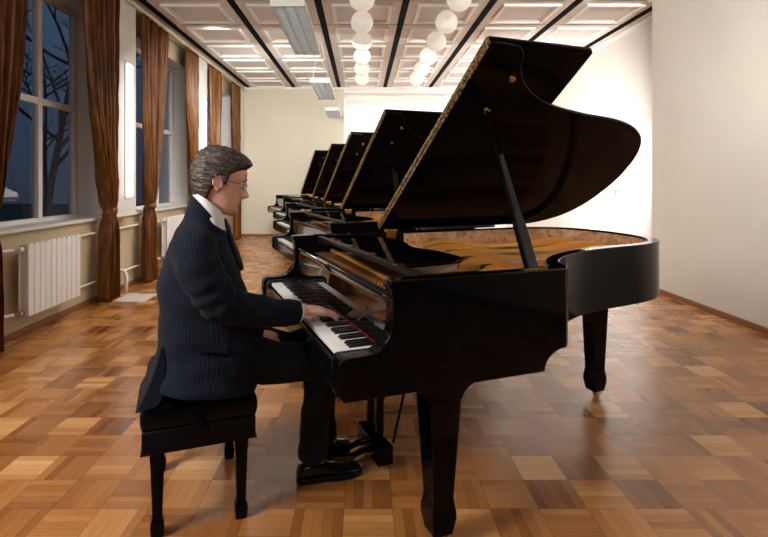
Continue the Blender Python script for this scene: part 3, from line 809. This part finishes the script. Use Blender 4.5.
def skinblob():
    mb = MB(); NZ, NA = 90, 72; R = []
    for i in range(NZ+1):
        z = -.004+.24*i/NZ; R.append([HM @ headpt(z, 2*math.pi*k/NA) for k in range(NA)])
    mb.rings(R)
    for s in (-1, 1):      # ears
        Me = Matrix.Rotation(math.radians(-14), 3, 'Y') @ Matrix.Rotation(s*math.radians(-18), 3, 'Z')
        e = MB(); e.ell((-.010, s*.078, .115), (.017, .007, .029), Me); e.ell((-.006, s*.077, .093), (.009, .006, .012), Me)
        n = 20
        rim = [Vector((-.010, s*.083, .115))+Me @ Vector((.017*math.cos(a), 0, .031*math.sin(a))) for a in [2*math.pi*k/n-.9 for k in range(15)]]
        e.tube(rim, .0042, 6)
        e.v = [tuple(HM @ Vector(p)) for p in e.v]; mb.add(e.v, e.f)
    return mb
body = skinblob()
def tb(pts, rads, n=16, flat=1.0, up=None): body.tube(catmull([tuple(p)+(r,) for p, r in zip(pts, rads)], 5) and [q[:3] for q in catmull([tuple(p)+(r,) for p, r in zip(pts, rads)], 5)],
                               [q[3] for q in catmull([tuple(p)+(r,) for p, r in zip(pts, rads)], 5)], n, flat=flat, up=up)
neck_top = HM @ Vector((-.008, 0, .06)); 
NB = at(206, 214, .52)
tb([neck_top, HM @ Vector((-.016, 0, .01)), NB, at(203, 245, .58)], [.046, .050, .052, .08])
# torso core
R = []
for row in catmull([(195, 385, .62, .15, .10), (200, 350, .62, .15, .10), (204, 310, .61, .14, .10), (205, 270, .60, .16, .10), (202, 250, .59, .13, .07), (203, 235, .57, .06, .05)], 4):
    c = at(row[0], row[1], row[2]); R.append([c+U*row[4]*math.cos(t)+V*row[3]*math.sin(t) for t in [2*math.pi*k/28 for k in range(28)]])
body.rings(R)
# arms
SHR, ELR, WRR = at(194, 240, .42), at(217, 300, .41), at(299, 313, .50)
SHL, ELL, WRL = at(205, 243, .78), at(214, 318, .86), at(252, 330, .76)
tb([at(202, 250, .52), SHR-Z*.02, SHR.lerp(ELR, .5), ELR, ELR.lerp(WRR, .5), WRR], [.045, .04, .045, .042, .04, .029])
tb([at(204, 250, .68), SHL-Z*.02, SHL.lerp(ELL, .5), ELL, ELL.lerp(WRL, .5), WRL], [.045, .04, .045, .042, .04, .029])
def hand(wr, fwd, side, up, curl, spread=1.0, s=1.06, thumb_curl=.3):
    # side points to the thumb
    fwd = fwd.normalized(); side = (side-fwd*side.dot(fwd)).normalized(); up = side.cross(fwd) if side.cross(fwd).dot(up) > 0 else fwd.cross(side)
    R = []
    for t, hw_, th in ((-.01, .026, .020), (.02, .030, .019), (.05, .038, .017), (.078, .041, .015), (.094, .036, .011)):
        c = wr+fwd*t*s+up*.004*math.sin(t*30)
        R.append([c+side*hw_*s*math.cos(a)+up*th*s*math.sin(a) for a in [2*math.pi*k/18 for k in range(18)]])
    body.rings(R)
    for j, (lat, L, r0, fw) in enumerate(((.031, .073, .0088, .088), (.0105, .082, .0092, .092), (-.011, .076, .0088, .088), (-.031, .060, .0078, .078))):
        p = wr+fwd*(fw-.02)*s+side*lat*s*.95; q = wr+fwd*fw*s+side*lat*s
        d = (fwd+side*lat*1.6*spread).normalized(); ang = curl[0]*.5; pts = [p, q]; rr = [r0*s, r0*s*1.05]
        for seg_, fr in enumerate((.46, .30, .24)):
            ang += curl[seg_]*(1+.1*j); dd = d*math.cos(ang)-up*math.sin(ang); q = q+dd*L*fr*s
            pts.append(q); rr.append(r0*s*(.95-.09*seg_))
        pts.append(q+dd*.004); rr.append(r0*s*.5)
        body.tube(pts, rr, 10)
        nails.append((q-dd*.006+(up*math.cos(ang)+d*math.sin(ang))*r0*s*.62, dd, up*math.cos(ang)+d*math.sin(ang)))
    q = wr+fwd*.022*s+side*.022*s; pts = [wr+fwd*.0*s+side*.008, q]; rr = [.014*s, .014*s]
    for seg_, (L, a) in enumerate(((.038, .75), (.030, .5), (.024, .3))):
        dd = (fwd*math.cos(a)+side*math.sin(a)-up*.25).normalized(); q = q+dd*L*s; pts.append(q); rr.append((.0118-.0012*seg_)*s)
    pts.append(q+dd*.004); rr.append(.005); body.tube(pts, rr, 10)
nails = []
tipR = at(343, 316, .554)
fR = (tipR-WRR).normalized()
hand(WRR+fR*.004+Z*.008, (fR+Z*.06).normalized(), V, Z, (.10, .20, .16), s=1.22)
fL = (U*.75-V*.55-Z*.25).normalized()
hand(WRL+fL*.02, fL, -V*.6-U*.6, Z+U*.3, (.35, .5, .4))
# legs core
HIR, KNR, ANR = uvw(-.34, .53, .655), at(316, 364, .57), at(313, 448, .68)
HIL, KNL, ANL = uvw(-.34, .73, .655), at(318, 352, .80), at(325, 430, .86)
for h_, k_, a_ in ((HIR, KNR, ANR), (HIL, KNL, ANL)): tb([h_, h_.lerp(k_, .5), k_, k_.lerp(a_, .4), a_, a_+U*.05-Z*.05], [.075, .07, .052, .048, .036, .036])
bo = loc(body).build('body', SKIN, man, smooth='all')
rm = bo.modifiers.new('merge', 'REMESH'); rm.mode = 'VOXEL'; rm.voxel_size = .0032; rm.use_smooth_shade = True
sm = bo.modifiers.new('smooth', 'SMOOTH'); sm.iterations = 2; sm.factor = .5
for s in (-1, 1):       # eyes
    e = MB(); e.ell((.0775, s*.031, .122), (.0125, .0125, .012), n=20, m=14); e.v = [tuple(HM @ Vector(p)) for p in e.v]
    eye = loc(e).build('eye', mat('eye_white', (.7, .68, .65), .2), man, smooth='all')
    e = MB(); e.ell((.087, s*.0315, .121), (.004, .0055, .0055), n=14, m=8); e.v = [tuple(HM @ Vector(p)) for p in e.v]
    loc(e).build('iris', mat('iris', (.03, .025, .02), .1), eye, smooth='all')
    e = MB(); P = [HM @ Vector((.0965-.35*max(0, abs(a)-.2)*.03/.5, s*(.031+a*.034), .143+.004*math.cos(a*4))) for a in [-.45, -.25, 0, .25, .45, .6]]
    e.tube(P, [.0015, .0028, .003, .0028, .0022, .001], 6); loc(e).build('eyebrow', HAIR, man, smooth='all')
# hair
def hmask(x, y, z):
    # returns thickness of hair at a head surface point
    line = interp(x, [(-.11, .030), (-.06, .026), (-.034, .040), (-.024, .085), (-.020, .122), (-.004, .138), (.006, .122), (.012, .104), (.020, .106), (.030, .150), (.055, .168), (.075, .178), (.10, .186)], 1)
    return z-line
hm = MB(); NZ, NA = 110, 120; R = []
for i in range(NZ+1):
    z = .005+.2315*i/NZ; ring = []
    for k in range(NA):
        t = 2*math.pi*k/NA; p = headpt(z, t); m_ = hmask(p.x, p.y, z)
        e = max(0, min(1, m_/.014)); e = e*e*(3-2*e)
        back = max(0, min(1, (.02-p.x)/.08)); front = max(0, min(1, (p.x-.03)/.06))
        th = .013+.008*back*gz(z, .14, .06)+.009*front*max(0, min(1, (z-.17)/.03))+.009*max(0, (z-.17)/.065)
        st_ = noise.noise((p.x*22, p.y*60, z*70+p.x*45)); st2 = noise.noise((p.x*60+5, p.y*140, z*160+p.x*90))
        th += .005*st_+.0022*st2
        th += .004*gz(z, .06, .03)*back
        off = -.006+e*(th+.006)
        q = headpt(z, t, off)
        if front > 0 and z > .17: q = q+Vector((.004*front*e, 0, .004*front*e))
        ring.append(HM @ q)
    R.append(ring)
hm.rings(R)
loc(hm).build('hair', HAIR, man, smooth='all')
# glasses
gl = MB()
for s in (-1, 1):
    gl.tube([HM @ Vector((.1045-.10*abs(math.cos(a)*.019)-.012*(abs(s*.032+.021*math.cos(a))/.05)**2, s*.032+.021*math.cos(a), .119+.0145*math.sin(a))) for a in [2*math.pi*k/24 for k in range(25)]], .0011, 6)
    gl.tube([HM @ Vector(p) for p in ((.090, s*.054, .125), (.083, s*.071, .127), (.04, s*.0775, .128), (-.004, s*.081, .128), (-.02, s*.080, .12))], .0012, 6)
gl.tube([HM @ Vector(p) for p in ((.105, -.011, .122), (.109, 0, .125), (.105, .011, .122))], .0011, 6)
loc(gl).build('eyeglasses', mat('dark_wire', (.08, .06, .05), .3, metal=1), man, smooth='all')
# shirt collar and front
sh = MB(); rows = [(194, 189, 222.0, 212.0, .497, .066), (193, 194, 224.0, 220.0, .500, .073), (192.5, 202, 226, 236, .52, .080), (194, 214, 231, 256, .555, .085), (196, 225, 236, 275, .58, .08)]
for rr in catmull(rows, 4): sh_r = bfring(*rr[:4], rr[4], rr[5], 40, 2.2); sh.v += [tuple(p) for p in sh_r]
n = 40; cnt = len(sh.v)//n; sh.f = [(i*n+k, i*n+(k+1) % n, (i+1)*n+(k+1) % n, (i+1)*n+k) for i in range(cnt-1) for k in range(n)]; sh.mi = [0]*len(sh.f); sh.uv = [None]*len(sh.f)
so = loc(sh).build('shirt', SHIRT, man, smooth='all'); s_ = so.modifiers.new('s', 'SOLIDIFY'); s_.thickness = .003
tm = MB(); tm.tube([at(224.5, 219, .537), at(228, 227, .537), at(230.5, 237, .55), at(235.5, 252, .56), at(240, 268, .575)], [.014, .019, .017, .026, .030], 12, flat=.55, up=tuple(U)); loc(tm).build('tie', TIE, man, smooth='all')
# jacket
JR = [(149, 379, 256, 379, .605, .215), (151, 374, 257, 374, .605, .213), (156, 360, 260, 362, .61, .203), (158, 336, 262, 342, .61, .19), (158, 308, 258, 317, .605, .185), (160, 280, 249, 296, .60, .19),
      (165, 256, 241, 276, .595, .196), (173, 238, 236, 259, .59, .192), (182, 222, 232, 250, .575, .168), (187, 209, 229, 243, .55, .125), (190, 200, 227, 237, .53, .096), (191, 194.5, 225.0, 231, .512, .082)]
jk = MB(); R = []
rows = catmull(JR, 6)
for i, rr in enumerate(rows):
    ring = bfring(*rr[:4], rr[4], rr[5], 64, 2.35); nr = []
    c = sum(ring, Vector())/64
    for k, p in enumerate(ring):
        d = (p-c); d.z = 0; d.normalize(); tt = 2*math.pi*k/64
        q = p+d*(.010*noise.noise((p.x*7, p.y*7, p.z*11))+.006*noise.noise((p.x*18, p.y*18, p.z*30)))
        # drape creases near the waist
        q += d*.006*math.sin(p.z*38+3*math.cos(tt))*math.exp(-((p.z-.83)/.12)**2)
        nr.append(q)
    R.append(nr)
jk.rings(R, cap=False, uv=True)
jo = loc(jk).build('jacket', SUIT, man, smooth='all'); s_ = jo.modifiers.new('s', 'SOLIDIFY'); s_.thickness = .005; s_.offset = -1
def sleeve(pts, rads, seed):
    P = catmull([tuple(p)+(r,) for p, r in zip(pts, rads)], 9); mb = MB()
    mb.tube([q[:3] for q in P], [q[3] for q in P], 40, cap=False, uv=True)
    n = 40
    for i in range(len(mb.v)):
        ring = i//n; c = Vector(P[ring][:3]); p = Vector(mb.v[i]); d = (p-c).normalized(); L = ring/len(P)
        w_ = .008*noise.noise((p.x*14+seed, p.y*14, p.z*14))+.006*math.sin(ring*1.15+2.2*math.sin(2*math.pi*(i % n)/n))*math.exp(-((L-.5)/.16)**2)+.004*noise.noise((p.x*40, p.y*40, p.z*40+seed))
        mb.v[i] = tuple(p+d*w_)
    o = loc(mb).build('sleeve', SUIT, jo, smooth='all'); s = o.modifiers.new('s', 'SOLIDIFY'); s.thickness = .004; s.offset = -1
    return o
sleeve([at(203, 236, .53), at(195.5, 244, .45), at(197.5, 263, .41), at(209, 286, .40), at(222, 302, .405), at(246, 309, .43), at(272, 312, .465), at(296.5, 313, .497)], [.045, .082, .084, .078, .070, .064, .058, .050], 1)
sleeve([at(206, 234, .68), SHL, at(212, 270, .83), at(211, 295, .86), ELL, at(232, 326, .83), at(246, 330, .785)], [.05, .085, .078, .070, .064, .056, .046], 7)
cf = MB(); a, b = WRR, ELR; d = (a-b).normalized(); cf.tube([a-d*.03, a+d*.004], [.040, .0385], 24, cap=False); 
o = loc(cf).build('shirt_cuff', SHIRT, man, smooth='all')
# tail of the jacket hanging behind the bench edge
tl = MB(); R = []
for (x0, y0, x1, y1, va, vb_) in ((161, 338, 166, 340, .50, .66), (157.5, 352, 167, 356, .48, .68), (152, 368, 167, 372, .46, .70), (144.5, 384, 164, 384, .45, .71), (137.5, 397, 158, 391, .44, .72)):
    A, B = at(x0, y0, .60), at(x1, y1, .60); R.append([A+V*(va-.60), A+V*(vb_-.60), B+V*(vb_-.60), B+V*(va-.60)])
tl.rings([[Vector(p) for p in r] for r in R], uv=True)
loc(tl).build('jacket_tail', SUIT, jo, bevel=.006)
fp = MB(); Q = [at(191, 342, .418), at(228, 345, .418), at(228, 354, .416), at(191, 351, .416)]
fp.add([tuple(q) for q in Q]+[tuple(q-V*.008) for q in Q], [(0, 1, 2, 3), (4, 7, 6, 5), (0, 4, 5, 1), (1, 5, 6, 2), (2, 6, 7, 3), (3, 7, 4, 0)]); loc(fp).build('pocket_flap', SUITP, jo, bevel=.002)
# lapel folded along the near side of the chest opening
lp = MB(); R = []
for (x, y, w_, v) in ((196, 198, .020, .487), (205, 208, .030, .478), (215, 221, .042, .478), (224, 237, .050, .49), (233, 257, .040, .505), (240, 277, .012, .52)):
    p = at(x, y, v); d = at(x+10, y-6, v)-p; d.normalize(); R.append([p-d*w_*.7-V*.004, p+d*w_*.35-V*.008, p+d*w_*.35+V*.004, p-d*w_*.7+V*.006])
lp.rings(R, uv=True); loc(lp).build('lapel', SUIT, jo, bevel=.002)
for (x, y) in ((252, 334), (254, 345)):
    b_ = MB(); b_.ell(at(x, y, .50), (.008, .008, .008)); loc(b_).build('button', BLACK, jo, smooth='all')
# trousers
tr = MB()
for (pts, rads) in (([uvw(-.40, .56, .65), uvw(-.30, .535, .655), HIR.lerp(KNR, .6), KNR+Z*.0, KNR.lerp(ANR, .25)+U*.02, KNR.lerp(ANR, .6)+U*.008, ANR-Z*.03], [.10, .098, .086, .076, .072, .066, .066]),
                    ([uvw(-.40, .70, .65), uvw(-.30, .72, .655), HIL.lerp(KNL, .6), KNL, KNL.lerp(ANL, .25)+U*.02, KNL.lerp(ANL, .6), ANL-Z*.03], [.10, .098, .086, .076, .068, .064, .064])):
    P = catmull([tuple(p)+(r,) for p, r in zip(pts, rads)], 7); o0 = len(tr.v); tr.tube([q[:3] for q in P], [q[3] for q in P], 36, uv=True)
    for i in range(o0, len(tr.v)):
        c = Vector(P[(i-o0)//36][:3]); p = Vector(tr.v[i]); tr.v[i] = tuple(p+(p-c).normalized()*(.009*noise.noise((p.x*11, p.y*11, p.z*11+4))+.004*noise.noise((p.x*30, p.y*30, p.z*30))))
loc(tr).build('trousers', TROU, man, smooth='all')
def shoe(an, dirv, L=.30):
    dirv = Vector((dirv.x, dirv.y, 0)).normalized(); sd = Vector((-dirv.y, dirv.x, 0)); o_ = Vector((an.x, an.y, 0))-dirv*.075; R = []
    for t, hw_, h in ((0, .018, .05), (.02, .031, .075), (.10, .036, .085), (.22, .038, .095), (.33, .039, .095), (.45, .042, .075), (.6, .048, .058), (.75, .050, .048), (.88, .042, .040), (.96, .028, .033), (1, .012, .026)):
        c = o_+dirv*L*t; ring = []
        for k in range(20):
            a = 2*math.pi*k/20; ca, sa = math.cos(a), math.sin(a)
            ring.append(c+sd*hw_*math.copysign(abs(ca)**.8, ca)+Z*(.022+(h-.022)/2+(h-.022)/2*math.copysign(abs(sa)**.8, sa)))
        R.append(ring)
    m = MB(); m.rings(R); s = loc(m).build('shoe', SHOE, man, smooth='all')
    m = MB(); pts = [(0, .018), (.03, .032), (.2, .036), (.4, .038), (.6, .050), (.78, .052), (.92, .040), (1.0, .014)]
    poly = [o_+dirv*L*t-sd*w_ for t, w_ in pts]+[o_+dirv*L*t+sd*w_ for t, w_ in pts[::-1]]
    m.prism([(p.x, p.y) for p in poly], lambda q, t: (q[0], q[1], t), .004, .024); loc(m).build('sole', BLACKS, s, bevel=.003)
shoe(ANR, U-V*.05, .31); shoe(ANL, U, .30)
